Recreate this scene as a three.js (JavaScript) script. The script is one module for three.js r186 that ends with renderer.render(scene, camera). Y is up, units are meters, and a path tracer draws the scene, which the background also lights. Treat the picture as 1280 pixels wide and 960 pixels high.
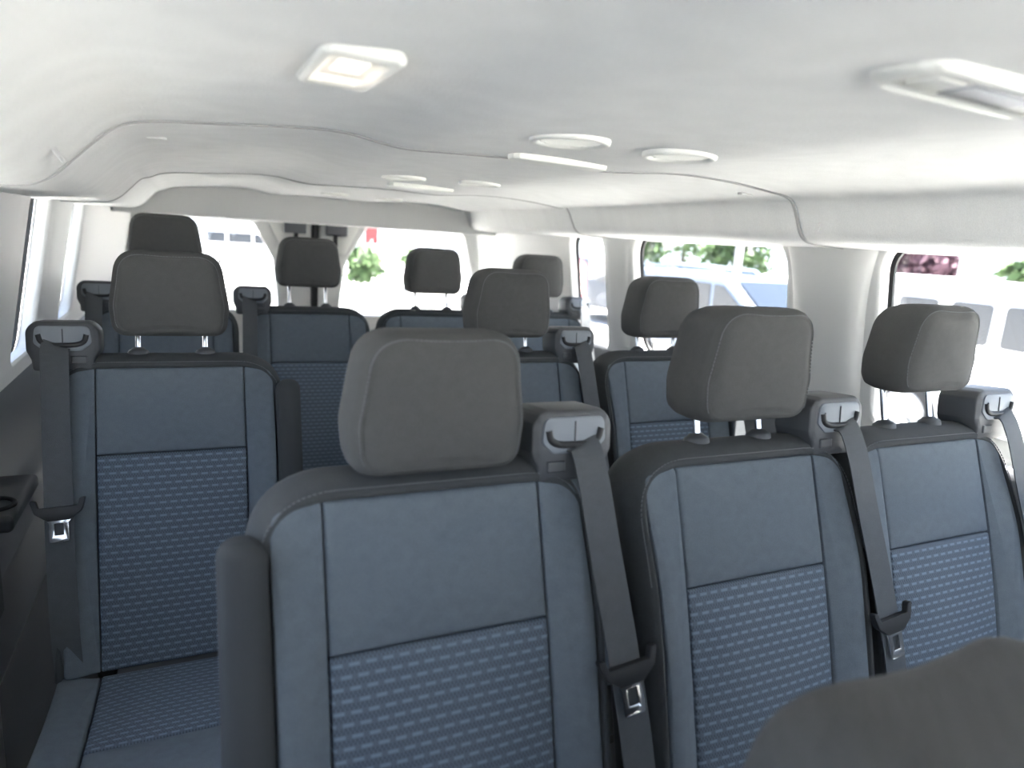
import * as THREE from 'three';
import { mergeGeometries, toCreasedNormals, mergeVertices } from 'three/addons/utils/BufferGeometryUtils.js';
import { RoundedBoxGeometry } from 'three/addons/geometries/RoundedBoxGeometry.js';
import { ImprovedNoise } from 'three/addons/math/ImprovedNoise.js';

// ------------------------------------------------------------------ camera, sky, sun, exposure
const scene = new THREE.Scene();
const camera = new THREE.PerspectiveCamera(59.05, 4 / 3, 0.02, 300);
camera.position.set(0, 1.30, 0);
camera.rotation.order = 'YXZ';
camera.rotation.set(-0.2077, -0.4484, 0.0707);
camera.focus = 1.3;
camera.userData.fStop = 2.8;
camera.updateMatrixWorld(true);

const renderer = new THREE.WebGLRenderer({ antialias: true });
renderer.toneMapping = THREE.LinearToneMapping;
renderer.toneMappingExposure = 3.6;
renderer.shadowMap.enabled = true;

{ // clear, slightly hazy summer sky, the same all the way round
  const W = 64, H = 256, d = new Float32Array(W * H * 4);
  const zen = [0.42, 0.66, 1.12], hor = [1.15, 1.3, 1.45];
  for (let j = 0; j < H; j++) {
    const el = Math.max(0, ((j + 0.5) / H - 0.5) * 2);
    const k = Math.pow(el, 0.5);
    for (let i = 0; i < W; i++) {
      const o = (j * W + i) * 4;
      for (let c = 0; c < 3; c++) d[o + c] = hor[c] * (1 - k) + zen[c] * k;
      d[o + 3] = 1;
    }
  }
  const sky = new THREE.DataTexture(d, W, H, THREE.RGBAFormat, THREE.FloatType);
  sky.mapping = THREE.EquirectangularReflectionMapping; sky.magFilter = THREE.LinearFilter; sky.needsUpdate = true;
  scene.background = sky; scene.environment = sky;
}
const sun = new THREE.DirectionalLight(0xfffcf6, 26);
sun.position.set(5.6, 20, -1.2); sun.target.position.set(0, 0, -2);
sun.castShadow = true; sun.shadow.mapSize.set(4096, 4096);
Object.assign(sun.shadow.camera, { left: -30, right: 30, top: 30, bottom: -30, near: 1, far: 80 });
scene.add(sun, sun.target);

// ------------------------------------------------------------------ helpers
let seed = 20240607;
const rnd = () => { seed = (seed * 1664525 + 1013904223) >>> 0; return seed / 4294967296; };
const noise = new ImprovedNoise();
const V = (x, y, z) => new THREE.Vector3(x, y, z);
const lerp = (a, b, t) => a + (b - a) * t;
const sstep = (a, b, x) => { const t = Math.min(1, Math.max(0, (x - a) / (b - a))); return t * t * (3 - 2 * t); };
const used = {};
const numbered = (n) => { const k = used[n] = (used[n] ?? -1) + 1; return k ? n + '_' + String(k).padStart(3, '0') : n; };
function mesh(name, geo, mat, parent) {
  const m = new THREE.Mesh(geo, mat); m.name = parent ? name : numbered(name);
  m.castShadow = m.receiveShadow = true; (parent ?? scene).add(m); return m;
}
function tag(o, label, category, group) { o.userData.label = label; o.userData.category = category; if (group) o.userData.group = group; return o; }
function structure(o, label, category) { o.userData.kind = 'structure'; o.userData.label = label; o.userData.category = category; return o; }
function root(name, x, y, z, ry = 0) { const g = new THREE.Group(); g.name = numbered(name); g.position.set(x, y, z); g.rotation.y = ry; scene.add(g); return g; }
function place(g, x, y, z, rx = 0, ry = 0, rz = 0) {
  g.applyMatrix4(new THREE.Matrix4().compose(V(x, y, z), new THREE.Quaternion().setFromEuler(new THREE.Euler(rx, ry, rz)), V(1, 1, 1))); return g;
}
const rbox = (w, h, d, r, s = 3) => new RoundedBoxGeometry(w, h, d, s, Math.min(r, w / 2, h / 2, d / 2));
// grid of points p(i,j), i in 0..n, j in 0..m
function gridGeo(n, m, p, uv, flip) {
  const pos = [], uvs = [], idx = [];
  for (let j = 0; j <= m; j++) for (let i = 0; i <= n; i++) {
    const q = p(i, j); pos.push(q.x, q.y, q.z); const t = uv ? uv(i, j) : [i / n, j / m]; uvs.push(t[0], t[1]);
  }
  const w = n + 1;
  for (let j = 0; j < m; j++) for (let i = 0; i < n; i++) {
    const a = j * w + i, b = a + 1, c = a + w, d = c + 1;
    if (flip) idx.push(a, c, b, b, c, d); else idx.push(a, b, c, b, d, c);
  }
  const g = new THREE.BufferGeometry();
  g.setAttribute('position', new THREE.Float32BufferAttribute(pos, 3));
  g.setAttribute('uv', new THREE.Float32BufferAttribute(uvs, 2));
  g.setIndex(idx); g.computeVertexNormals(); return g;
}
const clean = (g) => { const h = g.index ? g.toNonIndexed() : g.clone(); for (const k of Object.keys(h.attributes)) if (!['position', 'normal', 'uv'].includes(k)) h.deleteAttribute(k); return h; };
const merge = (...gs) => mergeGeometries(gs.map(clean));
function rrect(w, h, r, cx = 0, cy = 0) { // rounded rectangle Shape; r a number or [bl, br, tr, tl]
  const R = Array.isArray(r) ? r : [r, r, r, r], s = new THREE.Shape();
  const x0 = cx - w / 2, x1 = cx + w / 2, y0 = cy - h / 2, y1 = cy + h / 2;
  s.moveTo(x0 + R[0], y0); s.lineTo(x1 - R[1], y0); s.absarc(x1 - R[1], y0 + R[1], R[1], -Math.PI / 2, 0);
  s.lineTo(x1, y1 - R[2]); s.absarc(x1 - R[2], y1 - R[2], R[2], 0, Math.PI / 2);
  s.lineTo(x0 + R[3], y1); s.absarc(x0 + R[3], y1 - R[3], R[3], Math.PI / 2, Math.PI);
  s.lineTo(x0, y0 + R[0]); s.absarc(x0 + R[0], y0 + R[0], R[0], Math.PI, 1.5 * Math.PI);
  return s;
}
// polygon with rounded corners as a list of points: pts [[x,y,r],...]
function roundPoly(pts, seg = 8) {
  const out = [], n = pts.length;
  for (let i = 0; i < n; i++) {
    const [x, y, r] = pts[i], a = pts[(i + n - 1) % n], b = pts[(i + 1) % n];
    const ux = a[0] - x, uy = a[1] - y, vx = b[0] - x, vy = b[1] - y, lu = Math.hypot(ux, uy), lv = Math.hypot(vx, vy);
    const ang = Math.acos(Math.max(-1, Math.min(1, (ux * vx + uy * vy) / lu / lv)));
    const c = Math.min((r || 0.0005) / Math.tan(ang / 2), lu * 0.49, lv * 0.49);
    const p0 = [x + ux / lu * c, y + uy / lu * c], p1 = [x + vx / lv * c, y + vy / lv * c];
    for (let k = 0; k <= seg; k++) {
      const t = k / seg, q = 1 - t;
      out.push([q * q * p0[0] + 2 * q * t * x + t * t * p1[0], q * q * p0[1] + 2 * q * t * y + t * t * p1[1]]);
    }
  }
  return out;
}
function resample(pts, step, closed = true) {
  const out = [], n = pts.length;
  for (let i = 0; i < (closed ? n : n - 1); i++) {
    const a = pts[i], b = pts[(i + 1) % n], L = Math.hypot(b[0] - a[0], b[1] - a[1]);
    if (L < 1e-6) continue;
    const k = Math.max(1, Math.ceil(L / step));
    for (let j = 0; j < k; j++) out.push([lerp(a[0], b[0], j / k), lerp(a[1], b[1], j / k)]);
  }
  if (!closed) out.push(pts[n - 1]);
  return out;
}
const toShape = (pts) => new THREE.Shape(pts.map((p) => new THREE.Vector2(p[0], p[1])));

// ------------------------------------------------------------------ materials
function tex(n, fn, size, srgb = true) {
  const d = new Uint8Array(n * n * 4);
  for (let j = 0; j < n; j++) for (let i = 0; i < n; i++) {
    const c = fn(i / n, j / n), o = (j * n + i) * 4;
    for (let k = 0; k < 3; k++) d[o + k] = Math.max(0, Math.min(255, Math.round((Array.isArray(c) ? c[k] : c) * 255)));
    d[o + 3] = 255;
  }
  const t = new THREE.DataTexture(d, n, n); t.wrapS = t.wrapT = THREE.RepeatWrapping; t.magFilter = THREE.LinearFilter; t.minFilter = THREE.LinearMipmapLinearFilter; t.generateMipmaps = true;
  if (srgb) t.colorSpace = THREE.SRGBColorSpace; t.repeat.set(1 / size, 1 / size); t.needsUpdate = true; return t;
}
const grain = new Float32Array(512 * 512).map(() => rnd());
const gr = (u, v, n = 512) => grain[(Math.floor(((v % 1) + 1) % 1 * n) % 512) * 512 + (Math.floor(((u % 1) + 1) % 1 * n) % 512)];
const wrapNoise = (u, v, f) => { // tileable
  const a = noise.noise(u * f, v * f, 3.1), b = noise.noise((u - 1) * f, v * f, 3.1), c = noise.noise(u * f, (v - 1) * f, 3.1), d = noise.noise((u - 1) * f, (v - 1) * f, 3.1);
  return lerp(lerp(a, b, u), lerp(c, d, u), v);
};
const fleckTex = tex(512, (u, v) => { const k = 0.86 + 0.10 * gr(u, v, 256) + 0.05 * wrapNoise(u, v, 12); return [k, k, k]; }, 0.16);
const fleckBump = tex(512, (u, v) => 0.35 + 0.3 * gr(u, v, 256) + 0.3 * Math.abs(Math.sin(u * Math.PI * 128) * Math.sin(v * Math.PI * 128)), 0.16, false);
const linerTex = tex(512, (u, v) => { const k = 0.935 + 0.05 * gr(u, v, 512) + 0.03 * wrapNoise(u, v, 8); return [k, k, k * 0.995]; }, 0.4);
const linerBump = tex(512, (u, v) => 0.5 * gr(u, v, 512) + 0.4 * gr(u, v, 128), 0.4, false);
// woven insert: light dashes in staggered rows with dark upright ticks between them; one tile is 42 mm wide and 26 mm high
const wovenCell = (u, v) => {
  const rows = 2, r = Math.floor(v * rows), fv = v * rows - r, cols = 2, x = u * cols + (r % 2) * 0.5, fx = x - Math.floor(x);
  const dash = fv > 0.34 && fv < 0.62 && fx < 0.62 ? 1 : 0;
  const x2 = u * 8 + (r % 2) * 0.5, fx2 = x2 - Math.floor(x2);
  const tick = !dash && fx2 < 0.26 && (fv <= 0.24 || fv >= 0.74) ? 1 : 0;
  return [dash, tick];
};
const wovenTex = tex(256, (u, v) => { const [d, t] = wovenCell(u, v), g = 0.06 * gr(u, v, 256); const k = d ? 0.77 + g : t ? 0.42 + g : 0.60 + g; return [k * 0.97, k, k * 1.04]; }, 0.042);
wovenTex.repeat.set(1 / 0.039, 1 / 0.026);
const wovenBump = tex(256, (u, v) => { const [d, t] = wovenCell(u, v); return d ? 1 : t ? 0 : 0.45; }, 0.042, false);
wovenBump.repeat.set(1 / 0.039, 1 / 0.026);
const std = (o) => new THREE.MeshStandardMaterial({ side: THREE.DoubleSide, ...o });
const lin = (r, g, b) => new THREE.Color().setRGB(r, g, b);
const M = {
  fabric: std({ color: lin(0.126, 0.151, 0.175), map: fleckTex, bumpMap: fleckBump, bumpScale: 0.0006, roughness: 0.95 }),
  woven: std({ color: lin(0.25, 0.30, 0.352), map: wovenTex, bumpMap: wovenBump, bumpScale: 0.0004, roughness: 0.85 }),
  charcoal: std({ color: lin(0.053, 0.057, 0.060), map: fleckTex, bumpMap: fleckBump, bumpScale: 0.0006, roughness: 0.95 }),
  head: std({ color: lin(0.076, 0.077, 0.075), map: fleckTex, bumpMap: fleckBump, bumpScale: 0.0006, roughness: 0.95 }),
  thread: std({ color: lin(0.105, 0.11, 0.115), roughness: 0.8 }),
  belt: std({ color: lin(0.068, 0.075, 0.082), map: fleckTex, bumpMap: fleckBump, bumpScale: 0.0005, roughness: 0.7 }),
  plastic: std({ color: lin(0.052, 0.055, 0.060), roughness: 0.5 }),
  plasticFace: std({ color: lin(0.155, 0.172, 0.195), roughness: 0.5 }),
  black: std({ color: lin(0.012, 0.012, 0.013), roughness: 0.6 }),
  chrome: std({ color: lin(0.85, 0.86, 0.88), metalness: 1, roughness: 0.18 }),
  liner: std({ color: lin(0.82, 0.82, 0.815), map: linerTex, bumpMap: linerBump, bumpScale: 0.0006, roughness: 0.96 }),
  trim: std({ color: lin(0.64, 0.635, 0.62), roughness: 0.6 }),
  lampTrim: std({ color: lin(0.74, 0.74, 0.70), roughness: 0.45 }),
  lower: std({ color: lin(0.13, 0.135, 0.145), roughness: 0.5 }),
  floor: std({ color: lin(0.05, 0.05, 0.052), roughness: 0.7, bumpMap: fleckBump, bumpScale: 0.0008 }),
  glass: new THREE.MeshPhysicalMaterial({ color: lin(0.96, 0.96, 0.965), transmission: 1, thickness: 0, roughness: 0.02, side: THREE.DoubleSide }),
  tray: std({ color: lin(0.42, 0.43, 0.46), roughness: 0.4, metalness: 0.4 }),
  joint: std({ color: lin(0.40, 0.395, 0.39), roughness: 0.9 }),
  ventBack: std({ color: lin(0.36, 0.36, 0.35), roughness: 0.7 }),
  lens: new THREE.MeshPhysicalMaterial({ color: lin(0.85, 0.86, 0.88), transmission: 0.9, thickness: 0, roughness: 0.35, side: THREE.DoubleSide }),
};

// ------------------------------------------------------------------ van shell
const LX = -0.335, RX = 1.50, TUMBLE = 0.17;             // inner faces of the two side walls at y = 1.34
const wallX = (side, y) => (side < 0 ? LX - TUMBLE * (1.34 - y) : RX + TUMBLE * (1.34 - y));
// outline and holes are lists of [z, y]; extruded outwards from the inner face
function wallGeo(side, outline, holes, th, inset = 0, bevel = 0.012) {
  const s = toShape(outline); for (const h of holes) s.holes.push(new THREE.Path(h.map((p) => new THREE.Vector2(p[0], p[1]))));
  let g = new THREE.ExtrudeGeometry(s, { depth: th, bevelEnabled: bevel > 0, bevelSize: bevel, bevelOffset: -bevel, bevelThickness: bevel, bevelSegments: 3, curveSegments: 8 });
  const p = g.attributes.position;
  for (let i = 0; i < p.count; i++) {
    const z = p.getX(i), y = p.getY(i), d = p.getZ(i);
    p.setXYZ(i, wallX(side, y) + side * (inset + d), y, z);
  }
  if (side > 0) for (let i = 0; i < p.count; i += 3) {
    for (const k of ['position', 'uv']) { const a = g.attributes[k], n = a.itemSize; for (let c = 0; c < n; c++) { const t = a.array[(i + 1) * n + c]; a.array[(i + 1) * n + c] = a.array[(i + 2) * n + c]; a.array[(i + 2) * n + c] = t; } }
  }
  g.deleteAttribute('normal'); g.computeVertexNormals();
  return toCreasedNormals(g, 0.6);
}
const box4 = (z0, z1, y0, y1, r) => roundPoly([[z0, y0, r], [z1, y0, r], [z1, y1, r], [z0, y1, r]]);
const winRight = [[-1.12, -0.02, 0.89, 1.355, 0.07], [-2.155, -1.414, 0.91, 1.355, 0.09], [-2.635, -2.36, 0.87, 1.345, 0.06], [0.16, 1.15, 0.86, 1.33, 0.06]];
const winLeft = [[-2.19, -1.92, 0.93, 1.335, 0.05], [-2.84, -2.56, 0.95, 1.332, 0.05], [-1.24, -0.10, 0.90, 1.33, 0.07], [0.16, 1.15, 0.86, 1.33, 0.06]];
const beltY = 0.93;
{
  const out = [[-3.72, 0.0], [1.62, 0.0], [1.62, 0.92], [1.05, 1.42], [-3.72, 1.42]];
  const wr = mesh('wall_right', wallGeo(1, out, winRight.map((w) => box4(...w)), 0.015), M.trim);
  structure(wr, 'pale grey plastic side wall with three long windows beside the double seats', 'wall');
  const wl = mesh('wall_left', wallGeo(-1, out, winLeft.map((w) => box4(...w)), 0.015), M.trim);
  structure(wl, 'pale grey plastic side wall beside the single seat', 'wall');
  // panes with black rubber edging
  let n = 1;
  for (const [side, list] of [[1, winRight], [-1, winLeft]]) for (const w of list) {
    const g = root('window_' + n++, 0, 0, 0); structure(g, 'van side window pane in a black rubber edging', 'window');
    const [z0, z1, y0, y1, r] = w, e = 0.012;
    mesh('pane', wallGeo(side, box4(z0 - e, z1 + e, y0 - e, y1 + e, r + e), [], 0.004, 0.038, 0), M.glass, g);
    mesh('gasket', wallGeo(side, box4(z0 - 0.012, z1 + 0.012, y0 - 0.012, y1 + 0.012, r), [box4(z0 + 0.004, z1 - 0.004, y0 + 0.004, y1 - 0.004, r)], 0.008, 0.029, 0), M.black, g);
  }
}
// dark lower wall panels with a rounded ledge
for (const side of [1, -1]) {
  const z0 = -3.70, z1 = 1.5;
  const prof = [[0.0, 0.02], [-0.055, 0.02], [-0.055, 0.42], [-0.075, 0.47], [-0.075, 0.60], [-0.050, 0.66], [-0.035, 0.80], [-0.022, 0.86], [-0.002, 0.895], [0.02, 0.895]];
  const c = new THREE.CatmullRomCurve3(prof.map((p) => V(p[0], p[1], 0)), false, 'centripetal').getPoints(50);
  const g = gridGeo(50, 24, (i, j) => { const y = c[i].y; return V(wallX(side, y) + side * c[i].x, y, lerp(z0, z1, j / 24)); }, (i, j) => [i * 0.02, j * 0.1], side > 0);
  structure(mesh(side > 0 ? 'trim_1' : 'trim_2', g, M.lower), side > 0 ? 'dark grey moulded lower panel under the windows of the double seats' : 'dark grey moulded lower panel beside the single seat', 'trim');
}
// pale pillar covers
let trimNo = 3;
function pillar(side, z0, z1, y0, y1, proud, label) {
  const g = gridGeo(24, 20, (i, j) => {
    const u = i / 24, y = lerp(y0, y1, j / 20), e = Math.pow(Math.max(0, 1 - Math.pow(Math.abs(2 * u - 1), 4)), 0.6);
    const flare = 0.04 * Math.pow(j / 20, 5);
    return V(wallX(side, y) - side * (e * proud - 0.004), y, lerp(z0 - flare, z1 + flare, u));
  }, (i, j) => [i * 0.01, j * 0.02], side < 0);
  return structure(mesh('trim_' + trimNo++, g, M.trim), label, 'trim');
}
pillar(1, -1.385, -1.15, 0.92, 1.36, 0.045, 'broad pale grey window pillar cover behind the first window');
pillar(1, -2.335, -2.185, 0.92, 1.36, 0.028, 'slim pale grey window pillar cover before the narrow quarter window');
pillar(-1, -2.53, -2.22, 0.95, 1.36, 0.022, 'slim pale grey window pillar cover beside the single seat');
pillar(-1, -1.88, -1.27, 0.93, 1.36, 0.02, 'pale grey pillar cover at the rear edge of the sliding door');
{ // dark jamb of the side door opening
  const g = merge(place(rbox(0.10, 0.84, 0.16, 0.03), -0.385, 0.44, -1.30));
  structure(mesh('trim_' + trimNo++, g, M.lower), 'dark plastic jamb panel at the rear edge of the sliding door', 'trim');
}
// floor, under-roof and front
structure(mesh('floor', place(rbox(2.2, 0.08, 5.5, 0.01), 0.58, -0.04, -1.05), M.floor), 'dark grey vinyl van floor', 'floor');

// headliner
const profMid = [[-0.40, 1.322], [-0.25, 1.328], [-0.205, 1.333], [-0.178, 1.347], [-0.15, 1.374], [-0.122, 1.402], [-0.098, 1.422], [-0.07, 1.434], [0.07, 1.449], [0.195, 1.4585], [0.25, 1.457], [0.30, 1.449], [0.345, 1.4445], [0.45, 1.448], [0.60, 1.452], [0.75, 1.4485], [0.82, 1.453], [0.90, 1.460], [0.98, 1.4625], [1.10, 1.458], [1.19, 1.450], [1.245, 1.444], [1.268, 1.436], [1.284, 1.417], [1.298, 1.390], [1.314, 1.362], [1.336, 1.347], [1.40, 1.341], [1.56, 1.336]];
const profFrontL = { '-0.4': 1.352, '-0.25': 1.378, '-0.205': 1.388, '-0.178': 1.394, '-0.15': 1.402, '-0.122': 1.412, '-0.098': 1.421, '-0.07': 1.432 };
const NX = 150;
function profAt(z) {
  const k = sstep(-0.95, -0.35, z), drop = 0.012 * sstep(-1.3, -2.3, z);
  const c = new THREE.CatmullRomCurve3(profMid.map(([x, y]) => V(x, lerp(y, profFrontL[String(x)] ?? y, k) - (x > -0.1 && x < 1.25 ? drop : 0), 0)), false, 'centripetal');
  return c.getPoints(NX);
}
function linerPanel(z0, z1, parent, name, low = 0) { // z0 < z1
  const nz = Math.max(12, Math.round((z1 - z0) / 0.06)), zs = [];
  for (let j = 0; j <= nz; j++) zs.push(lerp(z0 + 0.008, z1 - 0.008, j / nz));
  const rows = [];
  const put = (z, lift) => rows.push(profAt(z).map((p) => V(p.x, p.y + lift - low, z)));
  put(z0 + 0.004, 0.03); put(z0 + 0.004, 0.007); put(z0 + 0.0055, 0.0025); for (const z of zs) put(z, 0); put(z1 - 0.0055, 0.0025); put(z1 - 0.004, 0.007); put(z1 - 0.004, 0.03); put(z0 + 0.004, 0.03);
  const g = gridGeo(NX, rows.length - 1, (i, j) => rows[j][i], (i, j) => [rows[j][i].x, rows[j][i].z]);
  return mesh(name, g, M.liner, parent);
}
const linerLow = [0, 0.0015, 0.003], lowAt = (z) => linerLow[z > -1.21 ? 0 : z > -2.28 ? 1 : 2];
const ceiling = root('ceiling', 0, 0, 0); structure(ceiling, 'pale felt headliner in three moulded sections', 'ceiling');
linerPanel(-1.21, 1.08, ceiling, 'headliner_panel'); linerPanel(-2.28, -1.21, ceiling, 'headliner_panel', linerLow[1]); linerPanel(-3.40, -2.28, ceiling, 'headliner_panel', linerLow[2]);
for (const [z, w] of [[-1.21, 0.005], [-2.28, 0.006]]) { // felt strip that fills the joint between two sections
  const c = profAt(z), y0 = (lowAt(z + 0.01) + lowAt(z - 0.01)) / 2;
  mesh('joint_strip', gridGeo(NX, 4, (i, j) => { const a = (j / 4 - 0.5) * Math.PI, q = c[i], t = c[Math.min(NX, i + 1)].clone().sub(c[Math.max(0, i - 1)]).normalize(); const o = 0.0022 * Math.cos(a); return V(q.x + t.y * o, q.y - y0 - t.x * o, z + Math.sin(a) * w); }, (i, j) => [i * 0.013, j * 0.003]), M.joint, ceiling);
}
mesh('roof_skin', place(rbox(2.1, 0.03, 4.95, 0.01), 0.58, 1.52, -1.33), M.black, ceiling);
{ // header above the rear doors: a deep moulded drop with rounded ends
  const s = toShape(roundPoly([[-0.30, 1.305, 0.005], [1.47, 1.318, 0.005], [1.47, 1.46, 0.05], [-0.30, 1.46, 0.05]]));
  const g = new THREE.ExtrudeGeometry(s, { depth: 0.36, bevelEnabled: true, bevelSize: 0.018, bevelOffset: -0.018, bevelThickness: 0.03, bevelSegments: 5, curveSegments: 8 });
  place(g, 0, 0, -3.76);
  structure(mesh('trim_' + trimNo++, toCreasedNormals(g, 0.7), M.trim), 'deep pale grey header moulding over the rear doors', 'trim');
}
// rear quarter covers that lead from the side walls to the rear doors
for (const side of [1, -1]) {
  const pts = side > 0 ? [[1.50, -2.70], [1.475, -2.95], [1.465, -3.3], [1.50, -3.52], [1.62, -3.70]] : [[-0.337, -2.87], [-0.32, -3.02], [-0.305, -3.3], [-0.27, -3.52], [-0.24, -3.70]];
  const c = new THREE.CatmullRomCurve3(pts.map((p) => V(p[0], 0, p[1])), false, 'centripetal').getPoints(30);
  const g = gridGeo(30, 20, (i, j) => { const y = lerp(0.92, 1.36, j / 20); return V(c[i].x + side * TUMBLE * (1.34 - y), y, c[i].z); }, (i, j) => [i * 0.03, j * 0.02], side < 0);
  structure(mesh('trim_' + trimNo++, g, M.trim), side > 0 ? 'pale rear corner cover behind the quarter window of the double seats' : 'pale rear corner cover behind the single seat', 'trim');
}
// front of the cab, behind the photographer: bulkhead, dashboard and windscreen
structure(mesh('wall_front', merge(place(rbox(2.1, 0.95, 0.06, 0.02), 0.58, 0.475, 1.62), place(rbox(1.85, 0.30, 0.45, 0.08), 0.58, 0.78, 1.40)), M.lower), 'dark dashboard and bulkhead at the front of the van', 'wall');
{
  const g = gridGeo(2, 2, (i, j) => V(lerp(-0.38, 1.54, i / 2), lerp(0.95, 1.38, j / 2), lerp(1.62, 1.08, j / 2)));
  structure(mesh('window_8', g, M.glass), 'wide raked windscreen at the front of the van', 'window');
}

// rear doors
const rearZ = -3.73;
function rearDoor(n, m) { // m = -1 door on the single-seat side, +1 the other
  const cx = 0.592;
  const d = root('door_' + n, cx, 0, rearZ);
  structure(d, m < 0 ? 'rear cargo door behind the seats on the single-seat side' : 'rear cargo door behind the double seats', 'door');
  const X = (v) => v * m;
  const outer = roundPoly([[X(0.012), 0.05, 0.01], [X(1.02), 0.05, 0.01], [X(0.95), 1.40, 0.02], [X(0.012), 1.40, 0.01]]);
  const go = m < 0 ? [[-0.745, 1.318, 0.05], [-0.29, 1.318, 0.04], [-0.19, 1.13, 0.06], [-0.16, 0.84, 0.05], [-0.83, 0.84, 0.05]] : [[0.83, 1.325, 0.06], [0.285, 1.325, 0.04], [0.16, 1.12, 0.06], [0.13, 0.84, 0.05], [0.96, 0.84, 0.05]];
  const hole = roundPoly(go);
  const s = toShape(m < 0 ? outer : outer); s.holes.push(new THREE.Path(hole.map((p) => new THREE.Vector2(...p))));
  const g = new THREE.ExtrudeGeometry(s, { depth: 0.05, bevelEnabled: true, bevelSize: 0.014, bevelOffset: -0.014, bevelThickness: 0.014, bevelSegments: 3 });
  mesh('door_panel', toCreasedNormals(place(g, 0, 0, -0.07), 0.6), M.trim, d);
  // inner moulding around the latch
  const tri = roundPoly([[X(0.03), 1.335, 0.008], [X(0.235), 1.335, 0.01], [X(0.15), 1.165, 0.03], [X(0.03), 1.165, 0.01]]);
  mesh('latch_moulding', toCreasedNormals(place(new THREE.ExtrudeGeometry(toShape(tri), { depth: 0.012, bevelEnabled: true, bevelSize: 0.006, bevelThickness: 0.008, bevelSegments: 2 }), 0, 0, -0.006), 0.6), M.lampTrim, d);
  const lat = mesh('latch', place(rbox(0.11, 0.062, 0.04, 0.008), X(0.105), 1.292, 0.03), M.lower, d); lat.userData.label = 'dark door latch';
  mesh('latch_pull', place(rbox(0.022, 0.06, 0.02, 0.006), X(0.10), 1.235, 0.035), M.black, lat);
  mesh('pane', place(new THREE.ExtrudeGeometry(toShape(hole.map(([x, y]) => [x, y])), { depth: 0.004, bevelEnabled: false }), 0, 0, -0.085), M.glass, d);
  return d;
}
rearDoor(1, -1); rearDoor(2, 1);
structure(mesh('trim_' + trimNo++, place(rbox(0.034, 1.34, 0.03, 0.008), 0.592, 0.70, rearZ + 0.0), M.black), 'black rubber seal between the two rear doors', 'trim');

// ------------------------------------------------------------------ ceiling fittings
const ceilY = (x, z) => { const c = profAt(z); for (let i = 1; i < c.length; i++) if (c[i].x >= x) return lerp(c[i - 1].y, c[i].y, (x - c[i - 1].x) / (c[i].x - c[i - 1].x)) - lowAt(z); return 1.45; };
{ // lit reading lamp
  const x = 0.143, z = -0.715, y = ceilY(x, z), L = root('dome_lamp', x, y, z, 0.02);
  tag(L, 'small lit ceiling lamp in a pale oblong surround', 'lamp');
  const s = rrect(0.078, 0.158, 0.016); s.holes.push(rrect(0.048, 0.104, 0.010, 0, 0.004));
  const g = new THREE.ExtrudeGeometry(s, { depth: 0.001, bevelEnabled: true, bevelSize: 0.007, bevelOffset: -0.007, bevelThickness: 0.006, bevelSegments: 4 });
  mesh('surround', toCreasedNormals(place(g, 0, -0.002, 0, Math.PI / 2), 0.7), M.lampTrim, L);
  const dish = gridGeo(32, 6, (i, j) => {
    const a = i / 32 * Math.PI * 2, k = [1, 0.97, 0.9, 0.8, 0.66, 0.3, 0][j], px = Math.sign(Math.cos(a)) * Math.pow(Math.abs(Math.cos(a)), 0.35), pz = Math.sign(Math.sin(a)) * Math.pow(Math.abs(Math.sin(a)), 0.35);
    return V(px * 0.027 * k, -0.0065 + [0, 0.0015, 0.003, 0.0045, 0.006, 0.006, 0.006][j], -0.004 + pz * 0.058 * k);
  });
  mesh('reflector', dish, M.lampTrim, L);
  const lensMat = std({ color: lin(0.9, 0.88, 0.82), emissive: lin(1, 0.93, 0.84), emissiveIntensity: 0.33, roughness: 0.4 });
  const lens = mesh('lens', place(rbox(0.030, 0.003, 0.048, 0.0015), 0.001, -0.0018, 0.006), lensMat, L); lens.userData.label = 'glowing white lens';
  const p = new THREE.PointLight(0xffeed8, 0.0015, 0, 2); p.position.set(x, y - 0.03, z - 0.012); p.castShadow = true; p.shadow.radius = 1; scene.add(p);
}
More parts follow.
